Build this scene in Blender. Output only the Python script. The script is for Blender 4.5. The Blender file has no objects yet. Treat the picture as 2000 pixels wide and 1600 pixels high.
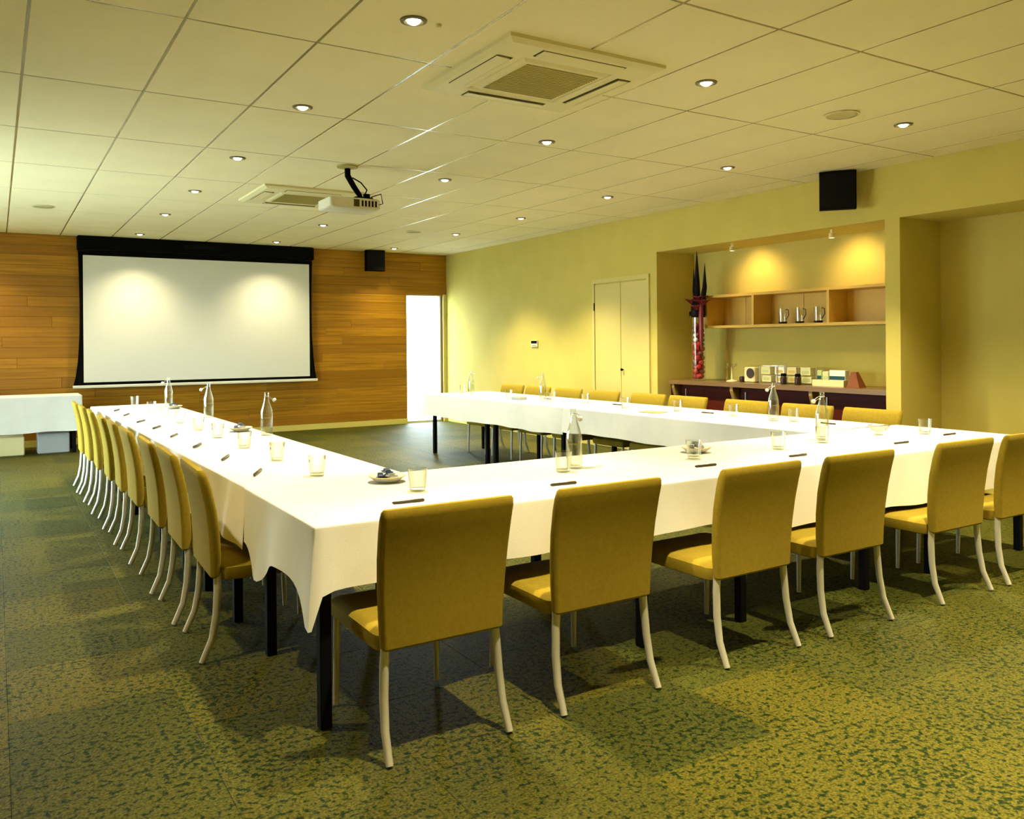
import bpy, bmesh, math, random
from mathutils import Vector, Matrix

random.seed(11)
sc = bpy.context.scene
C = sc.collection

# ------------------------------------------------------------------ camera
EYE = 1.35
F_PX, YAW, ROLL, HOR = 1638.5, 0.55197, 0.0085, 668.8
fw = Vector((math.sin(YAW), math.cos(YAW), 0))
rt = Vector((math.cos(YAW), -math.sin(YAW), 0))
dn = Vector((0, 0, -1))
r2 = math.cos(ROLL) * rt + math.sin(ROLL) * dn
d2 = -math.sin(ROLL) * rt + math.cos(ROLL) * dn
cam_data = bpy.data.cameras.new('camera')
cam = bpy.data.objects.new('camera', cam_data)
C.objects.link(cam)
M = Matrix((r2, -d2, -fw)).transposed().to_4x4()
M.translation = Vector((0, 0, EYE))
cam.matrix_world = M
cam_data.sensor_fit = 'HORIZONTAL'
cam_data.sensor_width = 36.0
cam_data.lens = 36.0 * F_PX / 2000.0
cam_data.shift_y = -(800.0 - HOR) / 2000.0
cam_data.clip_start = 0.05
sc.camera = cam

# ------------------------------------------------------------------ world / exposure
world = bpy.data.worlds.new('daylight')
sc.world = world
world.use_nodes = True
bg = world.node_tree.nodes['Background']
bg.inputs['Color'].default_value = (0.78, 0.95, 1.0, 1)
bg.inputs['Strength'].default_value = 19.0
vs = sc.view_settings
vs.view_transform = 'Standard'
vs.look = 'None'
vs.gamma = 1.0
vs.use_curve_mapping = False
vs.exposure = 0.5
LAMP_W = 290.0                     # watts of one ceiling downlight
LAMP_COL = (1.0, 0.86, 0.50)
try:
    sc.cycles.max_bounces = 8
    sc.cycles.diffuse_bounces = 4
    sc.cycles.glossy_bounces = 3
    sc.cycles.adaptive_threshold = 0.04
    sc.cycles.transparent_max_bounces = 16
    sc.cycles.caustics_reflective = False
    sc.cycles.caustics_refractive = False
    sc.cycles.sample_clamp_indirect = 6.0
except Exception:
    pass

CEIL = 2.86
WALL_Y = 12.95
WALL_X = 6.65
LEFT_X = -1.5
FRONT_Y = -3.2

# ------------------------------------------------------------------ materials
def principled(name, col, rough=0.5, spec=0.5, metal=0.0):
    m = bpy.data.materials.new(name)
    m.use_nodes = True
    b = m.node_tree.nodes['Principled BSDF']
    b.inputs['Base Color'].default_value = (*col, 1)
    b.inputs['Roughness'].default_value = rough
    b.inputs['Specular IOR Level'].default_value = spec
    b.inputs['Metallic'].default_value = metal
    return m

def N(m, t, **kw):
    n = m.node_tree.nodes.new(t)
    for k, v in kw.items():
        setattr(n, k, v)
    return n

def noise_mat(name, c1, c2, scale, rough=0.7, spec=0.3, bump=0.0, stretch=None, detail=4.0, bump_scale=None, lo=0.35, hi=0.65):
    m = principled(name, c1, rough, spec)
    L = m.node_tree.links
    b = m.node_tree.nodes['Principled BSDF']
    tc = N(m, 'ShaderNodeTexCoord')
    src = tc.outputs['Object']
    if stretch:
        mp = N(m, 'ShaderNodeMapping')
        mp.inputs['Scale'].default_value = stretch
        L.new(src, mp.inputs['Vector'])
        src = mp.outputs['Vector']
    nz = N(m, 'ShaderNodeTexNoise')
    nz.inputs['Scale'].default_value = scale
    nz.inputs['Detail'].default_value = detail
    L.new(src, nz.inputs['Vector'])
    rp = N(m, 'ShaderNodeValToRGB')
    rp.color_ramp.elements[0].position = lo
    rp.color_ramp.elements[1].position = hi
    rp.color_ramp.elements[0].color = (*c1, 1)
    rp.color_ramp.elements[1].color = (*c2, 1)
    L.new(nz.outputs['Fac'], rp.inputs['Fac'])
    L.new(rp.outputs['Color'], b.inputs['Base Color'])
    if bump:
        nz2 = N(m, 'ShaderNodeTexNoise')
        nz2.inputs['Scale'].default_value = bump_scale or scale * 3
        nz2.inputs['Detail'].default_value = 3
        L.new(src, nz2.inputs['Vector'])
        bp = N(m, 'ShaderNodeBump')
        bp.inputs['Strength'].default_value = bump
        bp.inputs['Distance'].default_value = 0.01
        L.new(nz2.outputs['Fac'], bp.inputs['Height'])
        L.new(bp.outputs['Normal'], b.inputs['Normal'])
    return m

def emission(name, col, s):
    m = bpy.data.materials.new(name)
    m.use_nodes = True
    nt = m.node_tree
    nt.nodes.clear()
    e = nt.nodes.new('ShaderNodeEmission')
    e.inputs['Color'].default_value = (*col, 1)
    e.inputs['Strength'].default_value = s
    o = nt.nodes.new('ShaderNodeOutputMaterial')
    nt.links.new(e.outputs[0], o.inputs['Surface'])
    return m

def thin_glass(name, tint=(0.97, 0.98, 0.96), rough=0.03, lo=0.04, hi=0.75):
    m = bpy.data.materials.new(name)
    m.use_nodes = True
    nt = m.node_tree
    nt.nodes.clear()
    t = nt.nodes.new('ShaderNodeBsdfTransparent')
    t.inputs['Color'].default_value = (*tint, 1)
    g = nt.nodes.new('ShaderNodeBsdfGlossy')
    g.inputs['Roughness'].default_value = rough
    g.inputs['Color'].default_value = (0.95, 0.95, 0.92, 1)
    lw = nt.nodes.new('ShaderNodeLayerWeight')
    lw.inputs['Blend'].default_value = 0.35
    mr = nt.nodes.new('ShaderNodeMapRange')
    mr.inputs['To Min'].default_value = lo
    mr.inputs['To Max'].default_value = hi
    mx = nt.nodes.new('ShaderNodeMixShader')
    o = nt.nodes.new('ShaderNodeOutputMaterial')
    nt.links.new(lw.outputs['Facing'], mr.inputs['Value'])
    nt.links.new(mr.outputs['Result'], mx.inputs['Fac'])
    nt.links.new(t.outputs[0], mx.inputs[1])
    nt.links.new(g.outputs[0], mx.inputs[2])
    nt.links.new(mx.outputs[0], o.inputs['Surface'])
    return m

def carpet_mat(name):
    m = principled(name, (0.14, 0.13, 0.03), 0.60, 0.09)
    L = m.node_tree.links
    b = m.node_tree.nodes['Principled BSDF']
    tc = N(m, 'ShaderNodeTexCoord')
    geo = N(m, 'ShaderNodeNewGeometry')
    oi = N(m, 'ShaderNodeObjectInfo')
    # broad mottling, dark flecks, fine pile
    n1 = N(m, 'ShaderNodeTexNoise'); n1.inputs['Scale'].default_value = 46; n1.inputs['Detail'].default_value = 3; n1.inputs['Roughness'].default_value = 0.6
    n2 = N(m, 'ShaderNodeTexNoise'); n2.inputs['Scale'].default_value = 115; n2.inputs['Detail'].default_value = 3
    n3 = N(m, 'ShaderNodeTexNoise'); n3.inputs['Scale'].default_value = 2.2; n3.inputs['Detail'].default_value = 1
    for n in (n1, n2, n3):
        L.new(geo.outputs['Position'], n.inputs['Vector'])
    base = N(m, 'ShaderNodeValToRGB')
    base.color_ramp.elements[0].position = 0.0; base.color_ramp.elements[0].color = (0.050, 0.053, 0.008, 1)
    base.color_ramp.elements[1].position = 1.0; base.color_ramp.elements[1].color = (0.086, 0.075, 0.008, 1)
    L.new(oi.outputs['Random'], base.inputs['Fac'])
    # dark green flecks whose density drifts over the floor
    sub = N(m, 'ShaderNodeMath', operation='MULTIPLY_ADD'); sub.inputs[1].default_value = 0.16; L.new(n3.outputs['Fac'], sub.inputs[0]); L.new(n1.outputs['Fac'], sub.inputs[2])
    fl = N(m, 'ShaderNodeValToRGB')
    fl.color_ramp.elements[0].position = 0.475; fl.color_ramp.elements[0].color = (0.09, 0.26, 0.18, 1)
    fl.color_ramp.elements[1].position = 0.575; fl.color_ramp.elements[1].color = (1, 1, 1, 1)
    L.new(sub.outputs[0], fl.inputs['Fac'])
    mx = N(m, 'ShaderNodeMix', data_type='RGBA', blend_type='MULTIPLY'); mx.inputs['Factor'].default_value = 1.0
    L.new(base.outputs['Color'], mx.inputs['A']); L.new(fl.outputs['Color'], mx.inputs['B'])
    pile = N(m, 'ShaderNodeValToRGB')
    pile.color_ramp.elements[0].position = 0.3; pile.color_ramp.elements[0].color = (0.35, 0.40, 0.36, 1)
    pile.color_ramp.elements[1].position = 0.7; pile.color_ramp.elements[1].color = (1.6, 1.55, 1.4, 1)
    L.new(n2.outputs['Fac'], pile.inputs['Fac'])
    mx2 = N(m, 'ShaderNodeMix', data_type='RGBA', blend_type='MULTIPLY'); mx2.inputs['Factor'].default_value = 1.0
    L.new(mx.outputs['Result'], mx2.inputs['A']); L.new(pile.outputs['Color'], mx2.inputs['B'])
    L.new(mx2.outputs['Result'], b.inputs['Base Color'])
    bp = N(m, 'ShaderNodeBump'); bp.inputs['Strength'].default_value = 0.5; bp.inputs['Distance'].default_value = 0.006
    L.new(n2.outputs['Fac'], bp.inputs['Height']); L.new(bp.outputs['Normal'], b.inputs['Normal'])
    return m

def wood_mat(name, c1, c2, c3, rough=0.45, spec=0.4):
    m = principled(name, c1, rough, spec)
    L = m.node_tree.links
    b = m.node_tree.nodes['Principled BSDF']
    geo = N(m, 'ShaderNodeNewGeometry')
    oi = N(m, 'ShaderNodeObjectInfo')
    off = N(m, 'ShaderNodeVectorMath', operation='SCALE'); off.inputs[0].default_value = (7.3, 0, 31.7)
    L.new(oi.outputs['Random'], off.inputs['Scale'])
    ad = N(m, 'ShaderNodeVectorMath', operation='ADD')
    L.new(geo.outputs['Position'], ad.inputs[0]); L.new(off.outputs[0], ad.inputs[1])
    mp = N(m, 'ShaderNodeMapping'); mp.inputs['Scale'].default_value = (0.55, 1, 16)
    L.new(ad.outputs[0], mp.inputs['Vector'])
    nz = N(m, 'ShaderNodeTexNoise'); nz.inputs['Scale'].default_value = 2.0; nz.inputs['Detail'].default_value = 6; nz.inputs['Roughness'].default_value = 0.6
    L.new(mp.outputs[0], nz.inputs['Vector'])
    rp = N(m, 'ShaderNodeValToRGB')
    rp.color_ramp.elements[0].position = 0.3; rp.color_ramp.elements[0].color = (*c1, 1)
    rp.color_ramp.elements[1].position = 0.7; rp.color_ramp.elements[1].color = (*c2, 1)
    L.new(nz.outputs['Fac'], rp.inputs['Fac'])
    mx = N(m, 'ShaderNodeMix', data_type='RGBA'); mx.inputs['B'].default_value = (*c3, 1)
    L.new(rp.outputs['Color'], mx.inputs['A'])
    ml = N(m, 'ShaderNodeMath', operation='MULTIPLY'); ml.inputs[1].default_value = 0.75
    L.new(oi.outputs['Random'], ml.inputs[0]); L.new(ml.outputs[0], mx.inputs['Factor'])
    L.new(mx.outputs['Result'], b.inputs['Base Color'])
    return m

MT = {
    'wall': noise_mat('yellow_plaster', (0.55, 0.455, 0.110), (0.59, 0.485, 0.122), 3.0, 0.85, 0.2, bump=0.06, bump_scale=120),
    'ceil': noise_mat('cream_ceiling_tile', (0.86, 0.78, 0.50), (0.90, 0.815, 0.53), 2.0, 0.9, 0.2),
    'rail': principled('ceiling_rail_paint', (0.24, 0.21, 0.08), 0.22, 1.0),
    'slab': principled('ceiling_void', (0.25, 0.22, 0.08), 0.9, 0.1),
    'carpet': carpet_mat('mottled_green_carpet'),
    'underlay': principled('carpet_underlay', (0.03, 0.035, 0.01), 0.95, 0.1),
    'wood': wood_mat('honey_timber', (0.25, 0.105, 0.004), (0.54, 0.26, 0.012), (0.24, 0.10, 0.004)),
    'woodback': principled('timber_backing', (0.10, 0.04, 0.004), 0.8, 0.2),
    'base': principled('cream_skirting', (0.62, 0.52, 0.13), 0.5, 0.4),
    'doorpaint': principled('yellow_door_paint', (0.60, 0.50, 0.16), 0.55, 0.35),
    'black': principled('matt_black', (0.0025, 0.0025, 0.003), 0.8, 0.06),
    'blacksteel': principled('black_steel', (0.003, 0.003, 0.004), 0.6, 0.10),
    'screen': principled('projection_fabric', (0.80, 0.80, 0.76), 0.75, 0.3),
    'alu': principled('brushed_aluminium', (0.62, 0.61, 0.55), 0.35, 0.5, 0.6),
    'whitebar': principled('white_enamel', (0.82, 0.80, 0.70), 0.4, 0.5),
    'fabric': noise_mat('tan_upholstery', (0.275, 0.196, 0.017), (0.308, 0.220, 0.020), 60, 0.9, 0.15, bump=0.12, bump_scale=420),
    'legmetal': principled('satin_steel_leg', (0.60, 0.58, 0.50), 0.38, 0.5, 0.35),
    'cloth': noise_mat('white_linen', (0.80, 0.79, 0.74), (0.83, 0.82, 0.775), 8, 0.85, 0.2, bump=0.08, bump_scale=260),
    'tabletop': principled('grey_laminate', (0.28, 0.26, 0.22), 0.5, 0.4),
    'glass': thin_glass('clear_glass'),
    'vaseglass': thin_glass('vase_glass', (0.98, 0.97, 0.95), 0.03, 0.02, 0.30),
    'pane': thin_glass('window_pane', (0.97, 0.99, 0.99), 0.01, 0.02, 0.5),
    'water': thin_glass('still_water', (0.93, 0.95, 0.90), 0.02, 0.02, 0.45),
    'porcelain': principled('white_porcelain', (0.84, 0.82, 0.76), 0.25, 0.5),
    'wire': principled('clip_wire', (0.55, 0.52, 0.45), 0.3, 0.5, 0.8),
    'pen': principled('dark_pen', (0.035, 0.022, 0.012), 0.35, 0.5),
    'pentip': principled('pen_clip', (0.45, 0.32, 0.06), 0.3, 0.5, 0.5),
    'wrap_blue': principled('blue_wrapper', (0.05, 0.075, 0.16), 0.35, 0.5),
    'wrap_silver': principled('silver_wrapper', (0.55, 0.58, 0.62), 0.25, 0.6, 0.4),
    'tan': principled('tan_card', (0.60, 0.44, 0.12), 0.7, 0.3),
    'frame': principled('white_window_frame', (0.70, 0.64, 0.34), 0.45, 0.5),
    'darkwood': wood_mat('dark_red_timber', (0.050, 0.006, 0.003), (0.095, 0.012, 0.005), (0.065, 0.008, 0.004), 0.5, 0.12),
    'topwood': wood_mat('walnut_counter', (0.13, 0.07, 0.02), (0.22, 0.12, 0.035), (0.16, 0.085, 0.025), 0.3, 0.5),
    'brackwood': principled('tan_bracket', (0.30, 0.19, 0.06), 0.5, 0.4),
    'shelfwood': wood_mat('pale_shelf_timber', (0.70, 0.44, 0.08), (0.76, 0.49, 0.10), (0.72, 0.46, 0.09), 0.5, 0.3),
    'bulb': emission('lamp_bulb', (1.0, 0.93, 0.70), 9.0),
    'lamptrim': principled('lamp_trim', (0.10, 0.085, 0.03), 0.5, 0.4),
    'acwhite': principled('cream_plastic', (0.74, 0.67, 0.38), 0.5, 0.4),
    'acgrille': principled('olive_grille', (0.38, 0.33, 0.10), 0.7, 0.3),
    'slot': principled('dark_slot', (0.06, 0.05, 0.01), 0.7, 0.2),
    'projwhite': principled('white_plastic', (0.72, 0.68, 0.52), 0.4, 0.5),
    'red': principled('red_glass_filler', (0.42, 0.012, 0.012), 0.15, 0.7),
    'darkred': principled('deep_red_petals', (0.17, 0.004, 0.010), 0.4, 0.5),
    'spike': principled('black_leaf', (0.006, 0.003, 0.004), 0.6, 0.08),
    'cream': principled('cream_card', (0.74, 0.66, 0.34), 0.6, 0.3),
    'greenprint': principled('dark_green_print', (0.006, 0.06, 0.05), 0.5, 0.3),
    'paleprint': principled('pale_green_print', (0.45, 0.52, 0.22), 0.5, 0.3),
    'choc': principled('dark_chocolate', (0.030, 0.010, 0.006), 0.35, 0.5),
    'redbrown': principled('red_brown_timber', (0.20, 0.055, 0.012), 0.5, 0.4),
    'greybox': principled('grey_box_plastic', (0.38, 0.40, 0.40), 0.5, 0.4),
    'paving': noise_mat('pale_paving', (0.50, 0.50, 0.47), (0.58, 0.58, 0.55), 4.0, 0.9, 0.1),
    'sensor': principled('sensor_plastic', (0.50, 0.45, 0.20), 0.5, 0.4),
    'spkgrey': principled('speaker_mesh', (0.42, 0.38, 0.18), 0.8, 0.2),
}

# ------------------------------------------------------------------ mesh builder
class MB:
    def __init__(s):
        s.v = []; s.f = []; s.mi = []
    def box(s, a, b):
        x0, y0, z0 = a; x1, y1, z1 = b
        i = len(s.v)
        s.v += [(x0, y0, z0), (x1, y0, z0), (x1, y1, z0), (x0, y1, z0), (x0, y0, z1), (x1, y0, z1), (x1, y1, z1), (x0, y1, z1)]
        s.f += [tuple(i + k for k in q) for q in ((0, 3, 2, 1), (4, 5, 6, 7), (0, 1, 5, 4), (1, 2, 6, 5), (2, 3, 7, 6), (3, 0, 4, 7))]
        return s
    def cbox(s, a, b, c=0.004):
        """box with chamfered vertical edges and top"""
        x0, y0, z0 = a; x1, y1, z1 = b
        ring = lambda o, z: [(x0 + o + c, y0 + o, z), (x1 - o - c, y0 + o, z), (x1 - o, y0 + o + c, z), (x1 - o, y1 - o - c, z),
                             (x1 - o - c, y1 - o, z), (x0 + o + c, y1 - o, z), (x0 + o, y1 - o - c, z), (x0 + o, y0 + o + c, z)]
        return s.loft([ring(c, z0), ring(0, z0 + c), ring(0, z1 - c), ring(c, z1)])
    def loft(s, rings, cap=True, closed=True):
        n = len(rings[0]); i0 = len(s.v)
        for r in rings:
            s.v += [tuple(p) for p in r]
        for k in range(len(rings) - 1):
            a = i0 + k * n; b = a + n
            for j in range(n if closed else n - 1):
                j2 = (j + 1) % n
                s.f.append((a + j, a + j2, b + j2, b + j))
        if cap:
            s.f.append(tuple(i0 + j for j in reversed(range(n))))
            e = i0 + (len(rings) - 1) * n
            s.f.append(tuple(e + j for j in range(n)))
        return s
    def lathe(s, prof, seg=24, c=(0, 0, 0), cap=False):
        rings = []
        for r, z in prof:
            rings.append([(c[0] + r * math.cos(2 * math.pi * k / seg), c[1] + r * math.sin(2 * math.pi * k / seg), c[2] + z) for k in range(seg)])
        return s.loft(rings, cap)
    def tube(s, pts, rad, seg=8, cap=True):
        pts = [Vector(p) for p in pts]
        if not isinstance(rad, (list, tuple)):
            rad = [rad] * len(pts)
        rings = []
        up = None
        for k, p in enumerate(pts):
            t = (pts[min(k + 1, len(pts) - 1)] - pts[max(k - 1, 0)]).normalized()
            if up is None:
                up = Vector((1, 0, 0)) if abs(t.x) < 0.9 else Vector((0, 1, 0))
            a = (up - t * up.dot(t)).normalized()
            bq = t.cross(a)
            up = a
            rings.append([p + rad[k] * (math.cos(2 * math.pi * j / seg) * a + math.sin(2 * math.pi * j / seg) * bq) for j in range(seg)])
        return s.loft(rings, cap)
    def sphere(s, c, r, seg=10, rings=6, sq=(1, 1, 1)):
        R = []
        for k in range(rings + 1):
            th = math.pi * (k / rings)
            th = max(0.08, min(math.pi - 0.08, th))
            R.append([(c[0] + sq[0] * r * math.sin(th) * math.cos(2 * math.pi * j / seg), c[1] + sq[1] * r * math.sin(th) * math.sin(2 * math.pi * j / seg), c[2] - sq[2] * r * math.cos(th)) for j in range(seg)])
        return s.loft(R)
    def mesh(s, name, mat, smooth=False):
        me = bpy.data.meshes.new(name)
        me.from_pydata(s.v, [], s.f)
        bm = bmesh.new(); bm.from_mesh(me)
        bmesh.ops.recalc_face_normals(bm, faces=bm.faces)
        bm.to_mesh(me); bm.free()
        me.materials.append(MT[mat] if isinstance(mat, str) else mat)
        if smooth:
            me.polygons.foreach_set('use_smooth', [True] * len(me.polygons))
            try:
                me.set_sharp_from_angle(angle=math.radians(38))
            except Exception:
                pass
        me.update()
        return me
    def build(s, name, mat, parent=None, loc=None, rotz=0, smooth=False):
        o = bpy.data.objects.new(name, s.mesh(name, mat, smooth))
        C.objects.link(o)
        if parent is not None:
            o.parent = parent
        if loc is not None:
            o.location = loc
        o.rotation_euler[2] = rotz
        return o

def rrect(hx, hy, r, cx=0, cy=0, n=4):
    out = []
    for (sx, sy, a0) in ((1, 1, 0), (-1, 1, 90), (-1, -1, 180), (1, -1, 270)):
        for k in range(n + 1):
            a = math.radians(a0 + 90 * k / n)
            out.append((cx + sx * (hx - r) + r * math.cos(a), cy + sy * (hy - r) + r * math.sin(a)))
    return out

def tag(o, label=None, cat=None, group=None, kind=None):
    if label: o['label'] = label
    if cat: o['category'] = cat
    if group: o['group'] = group
    if kind: o['kind'] = kind
    return o

def thing(name, label, cat, loc=(0, 0, 0), rotz=0, group=None):
    o = bpy.data.objects.new(name, None)
    C.objects.link(o)
    o.empty_display_size = 0.1
    o.location = loc
    o.rotation_euler[2] = rotz
    return tag(o, label, cat, group)

def copy_tree(o, parent=None):
    c = o.copy()
    C.objects.link(c)
    if parent is not None:
        c.parent = parent
    for ch in list(o.children):
        copy_tree(ch, c)
    return c

class Kind:
    """first call uses the prototype itself, later calls copies of it"""
    def __init__(s, proto):
        s.p = proto; s.used = False
    def put(s, loc, rotz, label, group=None):
        o = s.p if not s.used else copy_tree(s.p)
        s.used = True
        o.location = loc
        o.rotation_euler[2] = rotz
        o['label'] = label
        if group: o['group'] = group
        elif 'group' in o: del o['group']
        return o

def struct(mb, name, mat, parent=None):
    o = mb.build(name, mat, parent)
    if parent is None: o['kind'] = 'structure'
    return o

ORD = ['first', 'second', 'third', 'fourth', 'fifth', 'sixth', 'seventh', 'eighth', 'ninth', 'tenth', 'eleventh', 'twelfth']

# ------------------------------------------------------------------ setting: ground, floor, ceiling
struct(MB().box((-40, -40, -0.30), (50, 55, -0.15)), 'ground', 'paving')
floor = struct(MB().box((LEFT_X - 0.2, FRONT_Y - 0.2, -0.15), (WALL_X + 0.8, WALL_Y + 0.2, -0.006)), 'floor', 'underlay')

TS = 0.56                       # carpet tile
def in_view(x, y, z):
    d = Vector((x, y, z - EYE))
    q = d.dot(fw)
    if q < 0.3: return None
    u = 1000 + F_PX * d.dot(r2) / q
    w = HOR + F_PX * d.dot(d2) / q
    return (u, w, q)
tiles = []
k0 = int(math.floor((LEFT_X - 0.59) / TS)); k1 = int(math.ceil((WALL_X + 0.6 - 0.59) / TS))
for k in range(k0, k1 + 1):
    xa = max(0.59 + k * TS, LEFT_X); xb = min(0.59 + (k + 1) * TS, WALL_X + 0.6)
    if xb - xa < 0.02: continue
    off = 2.39 if k % 2 else 2.55 + 0.0
    if k == 0: off = 2.39 + TS * 0.3
    j0 = int(math.floor((FRONT_Y - off) / TS)); j1 = int(math.ceil((WALL_Y - off) / TS))
    for j in range(j0, j1 + 1):
        ya = max(off + j * TS, FRONT_Y); yb = min(off + (j + 1) * TS, WALL_Y)
        if yb - ya < 0.02: continue
        vis = [in_view(x, y, 0) for x in (xa, xb) for y in (ya, yb)]
        ok = any(p and -60 < p[0] < 2060 and p[1] < 1680 for p in vis)
        q = min((p[2] for p in vis if p), default=99)
        tiles.append((0 if ok else 1, q, xa, xb, ya, yb))
tiles.sort()
G = 0.0004
rest = MB(); shared = None
for n, (nv, q, xa, xb, ya, yb) in enumerate(tiles):
    if n < 290 and nv == 0:
        if abs(xb - xa - TS) < 1e-6 and abs(yb - ya - TS) < 1e-6:
            if shared is None:
                h = TS / 2 - G
                shared = MB().loft([[(-h, -h, 0), (h, -h, 0), (h, h, 0), (-h, h, 0)], [(-h, -h, 0.0048), (h, -h, 0.0048), (h, h, 0.0048), (-h, h, 0.0048)],
                                    [(-h + .0015, -h + .0015, 0.006), (h - .0015, -h + .0015, 0.006), (h - .0015, h - .0015, 0.006), (-h + .0015, h - .0015, 0.006)]]).mesh('carpet_tile', 'carpet')
            o = bpy.data.objects.new('carpet_tile', shared); C.objects.link(o); o.parent = floor
            o.location = ((xa + xb) / 2, (ya + yb) / 2, -0.006)
        else:
            MB().box((xa + G, ya + G, -0.006), (xb - G, yb - G, 0)).build('carpet_tile', 'carpet', floor)
    else:
        rest.box((xa + G, ya + G, -0.006), (xb - G, yb - G, 0))
o = rest.build('far_carpet_tiles', 'carpet', floor); o['kind'] = 'stuff'

ceiling = struct(MB().box((LEFT_X - 0.2, FRONT_Y - 0.2, CEIL + 0.018), (WALL_X + 0.8, WALL_Y + 0.2, CEIL + 0.14)), 'ceiling', 'slab')
gx = [LEFT_X] + [0.136 + 0.624 * k for k in range(-4, 11)] + [WALL_X]
gy = [FRONT_Y] + [2.785 + 1.30 * k for k in range(-4, 8)] + [WALL_Y]
gx = [x for x in gx if LEFT_X <= x <= WALL_X]; gy = [y for y in gy if FRONT_Y <= y <= WALL_Y]
G2 = 0.006
pm = {}
for i in range(len(gx) - 1):
    for j in range(len(gy) - 1):
        hx = round((gx[i + 1] - gx[i]) / 2 - G2, 4); hy = round((gy[j + 1] - gy[j]) / 2 - G2, 4)
        if (hx, hy) not in pm:
            pm[(hx, hy)] = MB().loft([[(-hx + .003, -hy + .003, 0), (hx - .003, -hy + .003, 0), (hx - .003, hy - .003, 0), (-hx + .003, hy - .003, 0)],
                                      [(-hx, -hy, 0.003), (hx, -hy, 0.003), (hx, hy, 0.003), (-hx, hy, 0.003)],
                                      [(-hx, -hy, 0.018), (hx, -hy, 0.018), (hx, hy, 0.018), (-hx, hy, 0.018)]]).mesh('ceiling_panel', 'ceil')
        o = bpy.data.objects.new('ceiling_panel', pm[(hx, hy)]); C.objects.link(o); o.parent = ceiling
        o.location = ((gx[i] + gx[i + 1]) / 2, (gy[j] + gy[j + 1]) / 2, CEIL)
for x in gx[1:-1]:
    MB().box((x - 0.0065, FRONT_Y, CEIL + 0.0012), (x + 0.0065, WALL_Y, CEIL + 0.0178)).build('ceiling_rail', 'rail', ceiling)
for y in gy[1:-1]:
    MB().box((LEFT_X, y - 0.0065, CEIL + 0.0016), (WALL_X, y + 0.0065, CEIL + 0.0179)).build('ceiling_rail', 'rail', ceiling)

# ------------------------------------------------------------------ walls
WIN_X0, WIN_X1, WIN_Z = 5.90, 6.585, 2.185
wb = MB()
W2X0, W2X1 = -1.30, -0.60           # a second tall window beyond the left edge of the frame
wb.box((LEFT_X - 0.2, WALL_Y + 0.016, 0), (W2X0, WALL_Y + 0.2, CEIL + 0.02))
wb.box((W2X0, WALL_Y + 0.016, WIN_Z), (W2X1, WALL_Y + 0.2, CEIL + 0.02))
wb.box((W2X1, WALL_Y + 0.016, 0), (WIN_X0, WALL_Y + 0.2, CEIL + 0.02))
wb.box((WIN_X0, WALL_Y + 0.016, WIN_Z), (WALL_X + 0.8, WALL_Y + 0.2, CEIL + 0.02))
wb.box((WIN_X1, WALL_Y + 0.016, 0), (WALL_X + 0.8, WALL_Y + 0.2, WIN_Z))
wall_back = struct(wb, 'wall_back', 'woodback')
rows = 20
rh = (CEIL - 0.085) / rows
rng = random.Random(5)
for r in range(rows):
    z0 = 0.085 + r * rh; z1 = z0 + rh
    end = WIN_X0 if z1 <= WIN_Z + 0.05 else WALL_X
    xs = [W2X1 if z1 <= WIN_Z + 0.05 else LEFT_X]
    x = xs[0] + rng.uniform(0.4, 1.8)
    while x < end - 0.35:
        xs.append(x); x += rng.uniform(1.5, 2.5)
    xs.append(end)
    for a, b in zip(xs[:-1], xs[1:]):
        pr = rng.uniform(0, 0.002)
        g = 0.0012
        MB().loft([[(a + g, WALL_Y + 0.016, z0 + g), (b - g, WALL_Y + 0.016, z0 + g), (b - g, WALL_Y + 0.016, z1 - g), (a + g, WALL_Y + 0.016, z1 - g)],
                   [(a + g, WALL_Y + pr + .002, z0 + g), (b - g, WALL_Y + pr + .002, z0 + g), (b - g, WALL_Y + pr + .002, z1 - g), (a + g, WALL_Y + pr + .002, z1 - g)],
                   [(a + g + .002, WALL_Y + pr, z0 + g + .002), (b - g - .002, WALL_Y + pr, z0 + g + .002), (b - g - .002, WALL_Y + pr, z1 - g - .002), (a + g + .002, WALL_Y + pr, z1 - g - .002)]]).build('plank', 'wood', wall_back)
struct(MB().box((W2X1, WALL_Y - 0.012, 0), (WIN_X0, WALL_Y + 0.016, 0.085)), 'baseboard_back', 'base')

struct(MB().box((WIN_X1, WALL_Y, 0), (WALL_X, WALL_Y + 0.016, WIN_Z)), 'trim_1', 'base')

NY0, NY1, NZ = 4.547, 7.53, 2.40        # shelf niche in the right wall
N2Y = 4.405
NB = 7.25
wr = MB()
wr.box((WALL_X, NY1, 0), (NB + 0.15, WALL_Y + 0.016, CEIL + 0.02))
wr.box((WALL_X, FRONT_Y - 0.2, NZ), (NB + 0.15, NY1, CEIL + 0.02))
wr.box((WALL_X, N2Y, 0), (NB, NY0, NZ))
wr.box((NB, FRONT_Y - 0.2, 0), (NB + 0.15, NY1, NZ))
wr.box((WALL_X, FRONT_Y - 0.2, 0), (NB, 0.4, NZ))
struct(wr, 'wall_right', 'wall')
struct(MB().box((LEFT_X - 0.2, FRONT_Y - 0.2, 0), (WALL_X, FRONT_Y, CEIL + 0.02)), 'wall_front', 'wall')
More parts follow.
